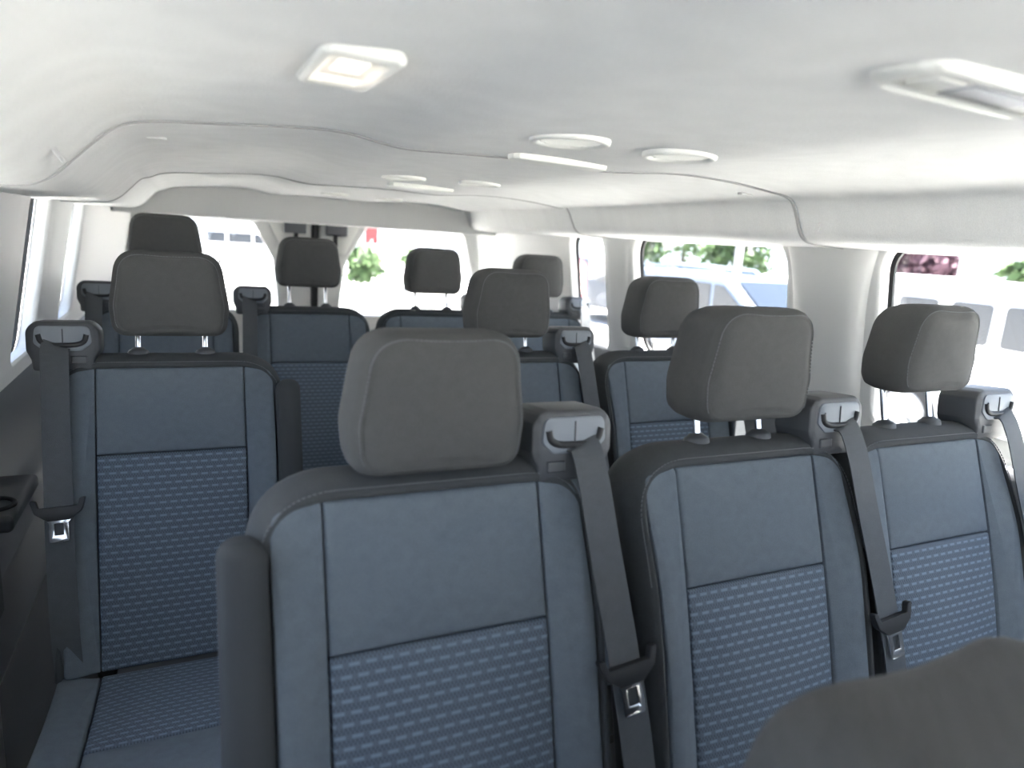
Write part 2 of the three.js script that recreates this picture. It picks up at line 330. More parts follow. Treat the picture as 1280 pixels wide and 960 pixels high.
{ // unlit long lamp
  const x = 0.605, z = -0.388, y = ceilY(x, z), L = root('ceiling_lamp', x, y, z, 0.02);
  tag(L, 'long unlit ceiling lamp with a clear lens in a wide pale surround', 'lamp');
  const s = toShape(roundPoly([[-0.125, -0.03, 0.03], [0.125, -0.03, 0.03], [0.115, 0.038, 0.03], [-0.115, 0.038, 0.03]], 10)); s.holes.push(toShape(roundPoly([[-0.095, -0.020, 0.012], [0.095, -0.020, 0.012], [0.085, 0.016, 0.012], [-0.085, 0.016, 0.012]])));
  const g = new THREE.ExtrudeGeometry(s, { depth: 0.002, bevelEnabled: true, bevelSize: 0.012, bevelOffset: -0.012, bevelThickness: 0.007, bevelSegments: 5 });
  mesh('surround', toCreasedNormals(place(g, 0, -0.000, 0, Math.PI / 2), 0.8), M.lampTrim, L);
  mesh('housing', place(rbox(0.20, 0.004, 0.05, 0.002), 0, -0.0015, 0), M.lampTrim, L);
  mesh('lens', place(rbox(0.088, 0.002, 0.032, 0.001), 0.01, -0.0062, -0.002), M.lens, L);
  mesh('bulb_tray', place(rbox(0.084, 0.002, 0.028, 0.001), 0.01, -0.0032, -0.002), M.tray, L);
  for (const k of [-1, 1]) mesh('switch_button', place(rbox(0.038, 0.004, 0.030, 0.002), k * 0.066 + 0.005, -0.0052, -0.002), M.lampTrim, L);
  const spring = merge(place(rbox(0.002, 0.0012, 0.022, 0.0005), 0.0, -0.0046, -0.002, 0, 0.3), place(rbox(0.002, 0.0012, 0.022, 0.0005), 0.009, -0.0046, -0.002, 0, -0.2), place(rbox(0.002, 0.0012, 0.018, 0.0005), 0.018, -0.0046, -0.002, 0, 1.0));
  mesh('bulb_contact', spring, M.chrome, L);
}
function roundVent(x, z, r, label, louvres) {
  const y = ceilY(x, z), L = root('ceiling_vent', x, y, z, 0);
  tag(L, label, 'vent', 'round ceiling vents');
  const pts = [[r, 0.004], [r, -0.002], [r * 0.985, -0.0055], [r * 0.93, -0.007], [r * 0.84, -0.006], [r * 0.78, -0.0025], [r * 0.76, 0.002]].map((p) => new THREE.Vector2(...p));
  mesh('ring', new THREE.LatheGeometry(pts, 48), M.lampTrim, L);
  mesh('backing', place(new THREE.CylinderGeometry(r * 0.78, r * 0.78, 0.002, 40), 0, 0.001, 0), M.ventBack, L);
  for (let k = -4; k <= 4; k++) {
    const w = 2 * Math.sqrt(Math.max(0, (r * 0.75) ** 2 - (k * r * 0.165) ** 2)); if (w < 0.01) continue;
    mesh('louvre', place(rbox(w, 0.0016, r * (louvres ? 0.12 : 0.15), 0.0006, 1), 0, -0.0022, k * r * 0.165, louvres ? 0.5 : 0.1), M.lampTrim, L);
  }
}
function slotVent(x, z, w, d, label) {
  const y = ceilY(x, z), L = root('slot_vent', x, y, z, 0.05);
  tag(L, label, 'vent');
  const s = rrect(w, d, d * 0.35); s.holes.push(rrect(w * 0.9, d * 0.5, d * 0.15));
  const g = new THREE.ExtrudeGeometry(s, { depth: 0.003, bevelEnabled: true, bevelSize: 0.005, bevelOffset: -0.005, bevelThickness: 0.006, bevelSegments: 3 });
  mesh('surround', toCreasedNormals(place(g, 0, -0.003, 0, Math.PI / 2), 0.7), M.lampTrim, L);
  mesh('grille', place(rbox(w * 0.9, 0.003, d * 0.5, 0.001), 0, -0.0008, 0), M.ventBack, L);
  for (let k = 0; k < 6; k++) mesh('louvre', place(rbox(w * 0.12, 0.0025, d * 0.34, 0.001, 1), (k - 2.5) * w * 0.145, -0.0032, 0, 0.25), M.lampTrim, L);
}
roundVent(0.506, -0.915, 0.060, 'round louvred ceiling vent above the first bench, nearer the aisle', true);
roundVent(0.698, -0.905, 0.058, 'round plain ceiling vent above the first bench, towards the windows', false);
slotVent(0.615, -1.148, 0.20, 0.045, 'narrow slot vent set across the front headliner seam');
roundVent(0.51, -1.80, 0.058, 'round ceiling vent above the second row, nearer the single seat', true);
roundVent(0.70, -1.74, 0.056, 'round ceiling vent above the second row, nearer the double seats', false);
slotVent(0.62, -2.00, 0.20, 0.045, 'narrow slot vent above the second row between seams');
roundVent(0.53, -2.86, 0.056, 'round ceiling vent over the rear bench on the single-seat side', false);
roundVent(0.745, -2.84, 0.056, 'round ceiling vent over the rear bench on the double-seat side', false);
{ // small round plugs in the headliner
  const spots = [[1.300, 1.384, -1.15, 1.08, 'plug set in the headliner cove above the first pillar'], [1.20, 0, -1.29, 0, 'plug in the headliner just behind its front seam'], [-0.05, 0, -1.42, 0, 'plug in the headliner above the single seat'], [-0.15, 1.372, -1.05, -0.95, 'plug set in the headliner cove before the single seat']];
  for (const [x, y, z, rz, l] of spots) {
    const o = mesh('headliner_plug', rbox(0.034, 0.005, 0.016, 0.0025), M.liner);
    o.position.set(x, (y || ceilY(x, z)) - 0.001, z); o.rotation.z = rz; tag(o, 'small oval pale ' + l, 'plug', 'headliner plugs');
  }
}

// ------------------------------------------------------------------ seats
// seat-back frame: s across, t down from the top seam, d out towards the front
const ALPHA = 0.287, TOPY = 0.998, CA = Math.cos(ALPHA), SA = Math.sin(ALPHA);
const B = (s, t, d) => V(s, TOPY - t * CA + d * SA, t * SA + d * CA);
const HW = 0.139, SW = 0.204;
const lumbar = (s, t) => 0.010 * Math.sin(Math.min(1, Math.max(0, t / 0.56)) * Math.PI) + (Math.abs(s) > HW ? 0.020 * sstep(HW, SW, Math.abs(s)) * sstep(0.0, 0.2, t) : 0);
// padded panel: outline in (s,t), edges rolled down into the core
function padGeo(outline, map, crown = 0.004, roll = 0.010) {
  const P = resample(outline, 0.012), n = P.length;
  let cx = 0, cy = 0; for (const p of P) { cx += p[0] / n; cy += p[1] / n; }
  const rings = [[0, -0.022, 0], [0, -roll * 0.75, 0], [roll * 0.12, -roll * 0.42, 0], [roll * 0.4, -roll * 0.15, 0], [roll * 0.8, -roll * 0.03, 0], [roll * 1.3, 0, 0]];
  for (const f of [0.86, 0.7, 0.55, 0.4, 0.25, 0.12, 0.0]) rings.push([0, 0, f]);
  const at = (i, j) => {
    const p = P[i % n], dx = cx - p[0], dy = cy - p[1], L = Math.hypot(dx, dy), [ins, d, f] = rings[j];
    const k = j < 6 ? Math.min(0.12, ins / L) : 1 - f * 0.9;
    const s = p[0] + dx * k, t = p[1] + dy * k, r = 1 - k;
    return [s, t, d + crown * (1 - r * r)];
  };
  return gridGeo(n, rings.length - 1, (i, j) => { const [s, t, d] = at(i, j); return map(s, t, d); }, (i, j) => { const q = at(i, j); return [q[0], q[1]]; }, true);
}
const mapBack = (s, t, d) => B(s, t, d + lumbar(s, t));
const BL = 0.60; // length of the back below the seam
const outlineBack = (() => { // open outline from lower left over the shoulders to lower right
  const pts = roundPoly([[-SW, BL, 0], [-SW, 0.0, 0.085], [SW, 0.0, 0.085], [SW, BL, 0]], 12);
  const k = pts.slice(9 + 0, 4 * 13); return resample(k.filter((p) => true), 0.014, false);
})();
const bandGeo = (() => {
  const P = outlineBack, n = P.length - 1;
  const prof = [[-0.10, -0.018, 1], [-0.03, -0.014, 1], [-0.005, -0.010, 1], [-0.003, -0.001, 1], [0.004, 0.0015, 1], [0.012, -0.004, 1], [0.021, -0.018, 1], [0.027, -0.038, 1], [0.028, -0.062, 1], [0.022, -0.085, 1], [0.008, -0.100, 1], [-0.03, -0.108, 1], [-0.10, -0.110, 1], [-0.2, -0.112, 1]];
  return gridGeo(n, prof.length - 1, (i, j) => {
    const p = P[i], a = P[Math.max(0, i - 1)], b = P[Math.min(n, i + 1)];
    let tx = b[0] - a[0], ty = b[1] - a[1]; const L = Math.hypot(tx, ty); tx /= L; ty /= L;
    const nx = ty, ny = -tx;                    // outward
    const up = Math.max(0, -ny), [o, d] = prof[j];
    const out = o > 0 ? o * lerp(0.55, 1.15, up) : o;
    let s = p[0] + nx * out, t = p[1] + ny * out;
    if (o <= -0.1) { const q = o <= -0.2 ? 0 : 0.5; s = p[0] * q; t = lerp(0.3, p[1], q); }
    const bulge = j < 6 && j > 1 ? lumbar(Math.min(SW, Math.max(-SW, s)), Math.max(0, t)) : j <= 1 ? 0 : lumbar(SW, Math.max(0, t)) * Math.max(0, 1 + d / 0.08);
    return B(s, t, d + bulge);
  }, (i, j) => [i * 0.014, j * 0.012], true);
})();
const upperPad = padGeo(roundPoly([[-HW + 0.001, 0.004, 0.004], [HW - 0.001, 0.004, 0.004], [HW - 0.001, 0.1775, 0.003], [-HW + 0.001, 0.1775, 0.003]]), mapBack, 0.006, 0.007);
const wovenPad = padGeo(roundPoly([[-HW + 0.001, 0.1785, 0.003], [HW - 0.001, 0.1785, 0.003], [HW - 0.001, BL, 0.004], [-HW + 0.001, BL, 0.004]]), mapBack, 0.007, 0.007);
const bolster = (m) => padGeo((() => { const p = roundPoly([[m * (HW + 0.0005), 0.004, 0.004], [m * (HW + 0.0005), BL, 0.004], [m * (SW - 0.007), BL, 0.01], [m * (SW - 0.007), 0.007, 0.105]], 10); return m > 0 ? p : p.reverse(); })().map((p) => p), mapBack, 0.008, 0.007);
// winding of padGeo expects one direction; flip where needed
function orient(g, dir) { // make the average normal agree with dir
  const n = g.attributes.normal; let s = 0; for (let i = 0; i < n.count; i++) s += n.getX(i) * dir.x + n.getY(i) * dir.y + n.getZ(i) * dir.z;
  if (s < 0) { const ix = g.index.array; for (let i = 0; i < ix.length; i += 3) { const t = ix[i + 1]; ix[i + 1] = ix[i + 2]; ix[i + 2] = t; } g.computeVertexNormals(); }
  return g;
}
const FRONT = V(0, 0.2, 1);
[upperPad, wovenPad].forEach((g) => orient(g, FRONT));
const bolL = orient(bolster(-1), FRONT), bolR = orient(bolster(1), FRONT);
// stitching along the top seam
const stitchGeo = (() => {
  const P = resample(outlineBack, 0.0065, false), gs = [];
  for (let i = 1; i < P.length - 1; i += 1) {
    const p = P[i]; if (p[1] > 0.16) continue;
    const a = P[i - 1], b = P[i + 1], L = Math.hypot(b[0] - a[0], b[1] - a[1]), tx = (b[0] - a[0]) / L, ty = (b[1] - a[1]) / L, nx = ty, ny = -tx;
    const q = B(p[0] + nx * 0.0075, p[1] + ny * 0.0075, 0.0012 + lumbar(SW, Math.max(0, p[1])) * 0.9), q2 = B(p[0] + nx * 0.0075 + tx * 0.004, p[1] + ny * 0.0075 + ty * 0.004, 0.0012 + lumbar(SW, Math.max(0, p[1])) * 0.9);
    const g = new THREE.BoxGeometry(0.0042, 0.0011, 0.0014), dir = q2.clone().sub(q).normalize();
    g.applyQuaternion(new THREE.Quaternion().setFromUnitVectors(V(1, 0, 0), dir)); g.translate(q.x, q.y, q.z); gs.push(g);
  }
  return mergeGeometries(gs);
})();
// headrest: centred on its bottom edge, front towards +z
function headGeo(W, H, D, rr = 0.05) {
  const out = resample(roundPoly([[-W * 0.47, 0, 0.032], [W * 0.47, 0, 0.032], [W * 0.5, H * 0.35, 0.08], [W * 0.42, H, rr], [-W * 0.42, H, rr], [-W * 0.5, H * 0.35, 0.08]], 10), 0.010), n = out.length;
  const cx = 0, cy = H * 0.48;
  // [inset, depth]
  const R = [[1, D * 0.5 + 0.006], [0.8, D * 0.5 + 0.0055], [0.55, D * 0.5 + 0.005], [0.3, D * 0.5 + 0.0035]].map(([f, d]) => ({ f, d }));
  const edge = [[0.026, 0.5, 0.001], [0.0185, 0.5, -0.0005], [0.0165, 0.5, -0.0025], [0.0145, 0.5, -0.001], [0.009, 0.5, -0.005], [0.004, 0.5, -0.012], [0.001, 0.5, -0.022], [0, 0.5, -0.036], [0.0, 0, 0], [0.002, -0.5, 0.03], [0.007, -0.5, 0.014], [0.016, -0.5, 0.004], [0.03, -0.5, 0]];
  const rows = [...R.map((r) => (p) => [lerp(p[0], cx, r.f), lerp(p[1], cy, r.f), r.d]),
    ...edge.map(([ins, k, dd]) => (p) => { const dx = cx - p[0], dy = cy - p[1], L = Math.hypot(dx, dy); return [p[0] + dx * ins / L, p[1] + dy * ins / L, D * k + dd]; }),
    (p) => [p[0] * 0.4, lerp(p[1], cy, 0.6), -D * 0.5 - 0.003], (p) => [cx, cy, -D * 0.5 - 0.003]];
  return orient2(gridGeo(n, rows.length - 1, (i, j) => { const q = rows[j](out[i % n]); const lean = (q[1] / H) ** 2 * 0.012; return V(q[0], q[1], q[2] + lean - (q[0] * q[0]) * 0.6); }, (i, j) => { const q = rows[j](out[i % n]); return [q[0] + (j > 8 ? q[2] : 0), q[1]]; }), V(0, 0, 0));
}
function orient2(g) { // outward for a closed body
  g.computeBoundingBox(); const c = g.boundingBox.getCenter(V(0, 0, 0)), p = g.attributes.position, n = g.attributes.normal; let s = 0;
  for (let i = 0; i < p.count; i++) s += (p.getX(i) - c.x) * n.getX(i) + (p.getY(i) - c.y) * n.getY(i) + (p.getZ(i) - c.z) * n.getZ(i);
  if (s < 0) { const ix = g.index.array; for (let i = 0; i < ix.length; i += 3) { const t = ix[i + 1]; ix[i + 1] = ix[i + 2]; ix[i + 2] = t; } g.computeVertexNormals(); }
  return g;
}
function headStitch(W, H, D, rr = 0.05) {
  const out = resample(roundPoly([[-W * 0.47, 0, 0.032], [W * 0.47, 0, 0.032], [W * 0.5, H * 0.35, 0.08], [W * 0.42, H, rr], [-W * 0.42, H, rr], [-W * 0.5, H * 0.35, 0.08]], 10), 0.0065), gs = [], cy = H * 0.48, n = out.length;
  const pt = (p) => { const dx = -p[0], dy = cy - p[1], L = Math.hypot(dx, dy), x = p[0] + dx * 0.0115 / L, y = p[1] + dy * 0.0115 / L; return V(x, y, D * 0.5 - 0.0022 + (y / H) ** 2 * 0.012 - x * x * 0.6); };
  for (let i = 0; i < n; i++) {
    if (out[i][1] < H * 0.06) continue;
    const a = pt(out[i]), b = pt(out[(i + 1) % n]), g = new THREE.BoxGeometry(0.004, 0.001, 0.0012);
    g.applyQuaternion(new THREE.Quaternion().setFromUnitVectors(V(1, 0, 0), b.clone().sub(a).normalize())); g.translate(a.x, a.y, a.z); gs.push(g);
  }
  return mergeGeometries(gs);
}
const headCache = {};
const headOf = (...a) => headCache[a] ??= [headGeo(...a), headStitch(...a)];
// belt housing on the seat shoulder, face towards +z; origin at its centre
const housing = (() => {
  const pts = [[-0.052, -0.052, 0.008], [0.050, -0.052, 0.008], [0.053, -0.03, 0.01], [0.062, -0.012, 0.02], [0.062, 0.030, 0.026], [0.045, 0.046, 0.02], [-0.045, 0.046, 0.02], [-0.062, 0.030, 0.026], [-0.062, -0.012, 0.02], [-0.054, -0.03, 0.01]];
  const g = new THREE.ExtrudeGeometry(toShape(roundPoly(pts, 5)), { depth: 0.060, bevelEnabled: true, bevelSize: 0.010, bevelOffset: -0.010, bevelThickness: 0.010, bevelSegments: 4 });
  return toCreasedNormals(place(g, 0, 0, -0.055), 0.9);
})();
const facePlate = toCreasedNormals(place(new THREE.ExtrudeGeometry(toShape(roundPoly([[-0.046, 0.004, 0.008], [-0.03, -0.010, 0.008], [0.03, -0.010, 0.008], [0.046, 0.004, 0.008], [0.043, 0.034, 0.010], [-0.043, 0.034, 0.010]], 5)), { depth: 0.003, bevelEnabled: true, bevelSize: 0.0025, bevelThickness: 0.0025, bevelSegments: 2 }), 0, 0, 0.0125), 0.7);
const slotGeo = (() => { // dark smile-shaped belt slot
  const mid = [[-0.040, 0.020], [-0.036, 0.007], [-0.026, 0.001], [0, -0.001], [0.026, 0.001], [0.036, 0.007], [0.040, 0.020]];
  const c = new THREE.CatmullRomCurve3(mid.map((p) => V(p[0], p[1], 0.0175)), false, 'centripetal');
  return new THREE.TubeGeometry(c, 30, 0.0050, 8, false);
})();
const buttonGeo = place(rbox(0.028, 0.016, 0.006, 0.003), -0.026, -0.030, 0.015);
const foldGeo = place(rbox(0.002, 0.030, 0.003, 0.0008), 0.0, 0.016, 0.0182);
// belt tongue: black grip with slot and a bright plate with a window; origin at the grip, plate downwards
const gripGeo = (() => {
  const s = toShape(roundPoly([[-0.036, 0.014, 0.004], [-0.030, -0.006, 0.006], [-0.014, -0.018, 0.004], [0.014, -0.018, 0.004], [0.030, -0.006, 0.006], [0.036, 0.014, 0.004], [0.029, 0.012, 0.002], [0.026, 0.001, 0.002], [-0.026, 0.001, 0.002], [-0.029, 0.012, 0.002]], 4));
  return toCreasedNormals(place(new THREE.ExtrudeGeometry(s, { depth: 0.006, bevelEnabled: true, bevelSize: 0.002, bevelOffset: -0.001, bevelThickness: 0.002, bevelSegments: 2 }), 0, 0, -0.003), 0.7);
})();
const plateGeo = (() => {
  const s = toShape(roundPoly([[-0.018, -0.012, 0.003], [-0.012, -0.022, 0.003], [-0.012, -0.050, 0.003], [0.012, -0.050, 0.003], [0.012, -0.022, 0.003], [0.018, -0.012, 0.003]], 4)); s.holes.push(toShape(roundPoly([[-0.0065, -0.022, 0.002], [-0.0065, -0.041, 0.002], [0.0065, -0.041, 0.002], [0.0065, -0.022, 0.002]], 4)));
  return toCreasedNormals(place(new THREE.ExtrudeGeometry(s, { depth: 0.002, bevelEnabled: true, bevelSize: 0.0008, bevelThickness: 0.0008, bevelSegments: 2 }), 0, 0, -0.001), 0.7);
})();
const armGeo = (() => { const g = rbox(0.050, 0.40, 0.085, 0.022, 5); return g; })();
const collarGeo = new THREE.LatheGeometry([[0.006, 0.012], [0.010, 0.012], [0.013, 0.009], [0.018, 0.006], [0.020, 0.002], [0.020, -0.006], [0.016, -0.01]].map((p) => new THREE.Vector2(...p)), 24);
const postGeo = new THREE.CylinderGeometry(0.0055, 0.0055, 1, 16);
// cushion
const mapSeat = (s, t, d) => { const y = 0.415 + 0.045 * sstep(0.0, 0.42, t) - (t > 0.44 ? (t - 0.44) ** 2 * 5 : 0) + (Math.abs(s) > HW ? 0.014 * sstep(HW, SW, Math.abs(s)) : 0) + d; return V(s, y, 0.165 + t); };
const cushWoven = orient(padGeo(roundPoly([[-HW + 0.001, 0.004, 0.004], [HW - 0.001, 0.004, 0.004], [HW - 0.001, 0.26, 0.004], [-HW + 0.001, 0.26, 0.004]]), mapSeat, 0.008, 0.007), V(0, 1, 0));
const cushFront = orient(padGeo(roundPoly([[-HW + 0.001, 0.262, 0.004], [HW - 0.001, 0.262, 0.004], [HW - 0.001, 0.39, 0.02], [-HW + 0.001, 0.39, 0.02]]), mapSeat, 0.008, 0.007), V(0, 1, 0));
const cushBol = [-1, 1].map((m) => orient(padGeo(roundPoly([[m * (HW + 0.001), 0.004, 0.004], [m * (HW + 0.001), 0.39, 0.01], [m * (SW + 0.004), 0.38, 0.04], [m * (SW + 0.004), 0.004, 0.02]]), mapSeat, 0.008, 0.010), V(0, 1, 0)));
const cushBody = (() => { const g = rbox(0.42, 0.13, 0.40, 0.04, 4); return place(g, 0, 0.352, 0.36, -0.07); })();
const pedestal = merge(place(rbox(0.05, 0.28, 0.05, 0.01), -0.17, 0.14, 0.25), place(rbox(0.05, 0.28, 0.05, 0.01), 0.17, 0.14, 0.25), place(rbox(0.05, 0.28, 0.05, 0.01), -0.17, 0.14, 0.46), place(rbox(0.05, 0.28, 0.05, 0.01), 0.17, 0.14, 0.46), place(rbox(0.40, 0.05, 0.36, 0.015), 0, 0.285, 0.35));

function beltGeo(m, tw, path) { // ribbon through points [s,t,d], width across s
  const c = new THREE.CatmullRomCurve3(path.map(([s, t, d]) => B(s, t, d)), false, 'centripetal'), N = 60, pts = c.getPoints(N), W = 0.0235, out = [];
  for (let i = 0; i <= N; i++) {
    const T = pts[Math.min(N, i + 1)].clone().sub(pts[Math.max(0, i - 1)]).normalize();
    const Nn = V(0, SA, CA), side = T.clone().cross(Nn).normalize(), nn = side.clone().cross(T).normalize();
    out.push([pts[i].clone().addScaledVector(side, W), pts[i].clone().addScaledVector(side, -W), nn]);
  }
  // closed thin section
  return gridGeo(4, N, (i, j) => { const [a, b, n] = out[j], e = 0.0009; const p = [a, b, b, a, a][i].clone(); return p.addScaledVector(n, [e, e, -e, -e, e][i]); }, (i, j) => [[0, 0.047, 0.049, 0.096, 0.098][i], j * 0.012]);
}
/* seat: x, z row position, m = side of the belt housing, options:
   raise  headrest gap above the shoulder, arm  side of the folded armrest (0 none), tongue position along the belt, belt foot */
function seat(x, z, m, o, label, group) {
  const S = root('van_seat', x, 0, z, o.turn ?? 0); tag(S, label, 'seat', group);
  const back = mesh('backrest', bandGeo, M.charcoal, S);
  mesh('upper_pad', upperPad, M.fabric, back); mesh('woven_insert', wovenPad, M.woven, back).userData.label = 'woven insert with pale dashes';
  mesh('side_bolster', bolL, M.fabric, back); mesh('side_bolster', bolR, M.fabric, back);
  const st = mesh('stitching', stitchGeo, M.thread, back); st.userData.kind = 'stuff';
  const hd = o.head ?? [0.226, 0.174, 0.105];
  const [hg, hs] = headOf(...hd), h = mesh('headrest', hg, M.head, S);
  const tiltBack = o.tilt ?? 0.06, hb = B(0, -0.030 - o.raise, -0.020);
  h.position.copy(hb); h.rotation.x = -tiltBack; if (o.headTurn) h.rotation.y = o.headTurn;
  const hst = mesh('stitching', hs, M.thread, h); hst.userData.kind = 'stuff';
  for (const k of [-1, 1]) {
    const p = mesh('headrest_post', postGeo, M.chrome, S), a = B(k * 0.064, 0.02, -0.040), b = B(k * 0.064, -0.050 - o.raise, -0.036);
    p.position.copy(a).add(b).multiplyScalar(0.5); p.scale.y = a.distanceTo(b); p.quaternion.setFromUnitVectors(V(0, 1, 0), b.clone().sub(a).normalize());
    p.userData.label = 'chrome post';
    const c = mesh('post_collar', collarGeo, M.plastic, S); c.position.copy(B(k * 0.064, -0.030, -0.040)); c.rotation.x = -ALPHA;
  }
  mesh('cushion', cushBody, M.charcoal, S).name = 'cushion';
  const cu = S.children[S.children.length - 1];
  mesh('woven_insert', cushWoven, M.woven, cu); mesh('front_pad', cushFront, M.fabric, cu); mesh('side_bolster', cushBol[0], M.fabric, cu); mesh('side_bolster', cushBol[1], M.fabric, cu);
  mesh('seat_frame', pedestal, M.black, S);
  if (o.arm) {
    const a = mesh('folded_armrest', armGeo, M.charcoal, S); a.position.copy(B(o.arm * 0.226, 0.235, 0.0)); a.rotation.x = -ALPHA;
    a.userData.label = 'padded armrest folded up against the backrest';
  }
  if (m) {
    const tx = m * (o.tx ?? 0.190), ho = mesh('belt_housing', housing, M.plastic, S);
    ho.position.copy(B(tx, -0.045, -0.004)); ho.rotation.x = -0.10; ho.userData.label = 'grey plastic belt housing with a dark slot';
    mesh('face_plate', facePlate, M.plasticFace, ho); mesh('belt_slot', slotGeo, M.black, ho); mesh('face_ridge', foldGeo, M.plastic, ho);
    const bt = mesh('release_button', buttonGeo, M.plastic, ho); if (m < 0) bt.position.x = 0.052;
    const off = m * 0.012, foot = o.foot ?? 0.285, tg = o.tongue ?? 0.32, tl = 0.60;
    const sAt = (t) => lerp(tx + off, m * foot, Math.pow(t / tl, 0.9));
    const path = [[tx + off * 0.6, -0.047, 0.008], [tx + off, -0.036, 0.020],  [sAt(0.02), 0.0, 0.030], [sAt(0.1), 0.1, 0.036], [sAt(0.22), 0.22, 0.042], [sAt(0.36), 0.36, 0.044], [sAt(0.5), 0.5, 0.03], [m * foot, tl, 0.0]];
    const be = mesh('seat_belt', beltGeo(m, tx, path), M.belt, S);
    const T = B(sAt(tg + 0.03), tg + 0.03, 0).sub(B(sAt(tg - 0.03), tg - 0.03, 0)).normalize();
    const tongue = mesh('belt_tongue', gripGeo, M.black, be); tongue.position.copy(B(sAt(tg), tg, 0.050));
    const q = new THREE.Quaternion().setFromUnitVectors(V(0, -1, 0), T); tongue.quaternion.copy(q);
    const pl = mesh('tongue_plate', plateGeo, M.chrome, be); pl.position.copy(tongue.position); pl.quaternion.copy(q); tongue.scale.setScalar(1.22); pl.scale.setScalar(1.25); pl.userData.label = 'bright metal tongue';
  }
  return S;
}
const Z1 = -0.7456, Z2 = -1.549, Z4 = -2.495;
const rowA = 'seats of the first bench', rowB = 'seats of the second row', rowC = 'seats of the rear bench';
seat(0.267, Z1, 1, { raise: -0.004, arm: -1, tongue: 0.245, foot: 0.262 }, 'charcoal van seat with armrest folded up and headrest pushed right down, on the aisle', rowA);
seat(0.770, Z1, 1, { raise: 0.034, tongue: 0.27, foot: 0.262 }, 'charcoal van seat between the aisle seat and the window seat of the first bench', rowA);
seat(1.205, Z1, 1, { raise: 0.064, head: [0.205, 0.158, 0.10], tongue: 0.5, foot: 0.25 }, 'charcoal van seat of the first bench beside the window facing the white off-roader', rowA);
seat(-0.040, Z2, -1, { raise: 0.036, arm: 1, tongue: 0.27, foot: 0.19 }, 'single charcoal van seat across the aisle with its own side belt', rowB);
seat(0.736, Z2, 1, { raise: 0.036, arm: -1, foot: 0.25 }, 'charcoal van seat of the second row on the aisle side of the pair', rowB);
seat(1.224, Z2, 1, { raise: 0.036, foot: 0.25 }, 'charcoal van seat of the second row beside the long window', rowB);
seat(-0.075, Z4, -1, { raise: 0.115, foot: 0.22 }, 'charcoal van seat in the rear corner with headrest raised highest', rowC);
seat(0.381, Z4, -1, { raise: 0.068, foot: 0.22 }, 'charcoal van seat of the rear bench in front of the rear door seal', rowC);
seat(0.849, Z4, 1, { raise: 0.058, foot: 0.22 }, 'charcoal van seat of the rear bench in front of the pane with green bushes', rowC);
seat(1.304, Z4, 1, { raise: 0.058, foot: 0.22 }, 'charcoal van seat of the rear bench next to the narrow quarter window', rowC);
seat(0.52, -0.21, 0, { raise: -0.004, head: [0.36, 0.19, 0.13, 0.12] }, 'dark cab seat with a broad rounded headrest, ahead of the first bench').scale.y = 0.83;

seat(-0.02, 0.36, 0, { raise: 0.02 }, 'unseen dark front passenger seat in the cab, shading the single seat');  // out of view behind the camera, placed to shade the single seat

{ // cup holder ledge on the wall by the single seat
  const c = root('cup_holder', -0.372, 0.70, -1.62); tag(c, 'black cup holder ledge on the wall beside the single seat', 'cup holder');
  mesh('ledge', place(rbox(0.10, 0.035, 0.26, 0.012), 0, 0, 0), M.plastic, c);
  mesh('cup_ring', place(new THREE.TorusGeometry(0.036, 0.005, 10, 32), 0.005, 0.019, 0.06, Math.PI / 2), M.black, c);
  mesh('bracket', place(rbox(0.03, 0.26, 0.10, 0.01), -0.03, -0.14, 0), M.plastic, c);
}

// ------------------------------------------------------------------ outside: car park in full sun
const GY = -0.62;
const concreteTex = tex(256, (u, v) => { const k = 0.88 + 0.08 * gr(u, v, 256) + 0.07 * wrapNoise(u, v, 6); return [k, k * 0.99, k * 0.96]; }, 3);
const Mo = {
  concrete: std({ color: lin(0.55, 0.56, 0.565), map: concreteTex, roughness: 0.9 }),
  white: std({ color: lin(0.78, 0.78, 0.78), roughness: 0.35 }),
  silver: std({ color: lin(0.16, 0.19, 0.24), roughness: 0.35, metalness: 0.2 }),
  navy: std({ color: lin(0.025, 0.034, 0.055), roughness: 0.3 }),
  red: std({ color: lin(0.22, 0.02, 0.022), roughness: 0.4 }),
  carGlass: std({ color: lin(0.012, 0.016, 0.024), roughness: 0.15 }),
  tyre: std({ color: lin(0.010, 0.010, 0.011), roughness: 0.85 }),
  rim: std({ color: lin(0.30, 0.30, 0.31), metalness: 0.7, roughness: 0.35 }),
  bark: std({ color: lin(0.06, 0.05, 0.042), roughness: 0.95 }),
  leaf: std({ color: lin(0.055, 0.095, 0.034), roughness: 0.9 }),
  plum: std({ color: lin(0.075, 0.036, 0.05), roughness: 0.9 }),
  wall: std({ color: lin(0.62, 0.60, 0.57), roughness: 0.9 }),
  pole: std({ color: lin(0.5, 0.5, 0.5), roughness: 0.6 }),
};
structure(mesh('ground', place(new THREE.BoxGeometry(140, 0.2, 140), 0, GY - 0.1, 0), Mo.concrete), 'sunlit pale concrete of the car park', 'ground');
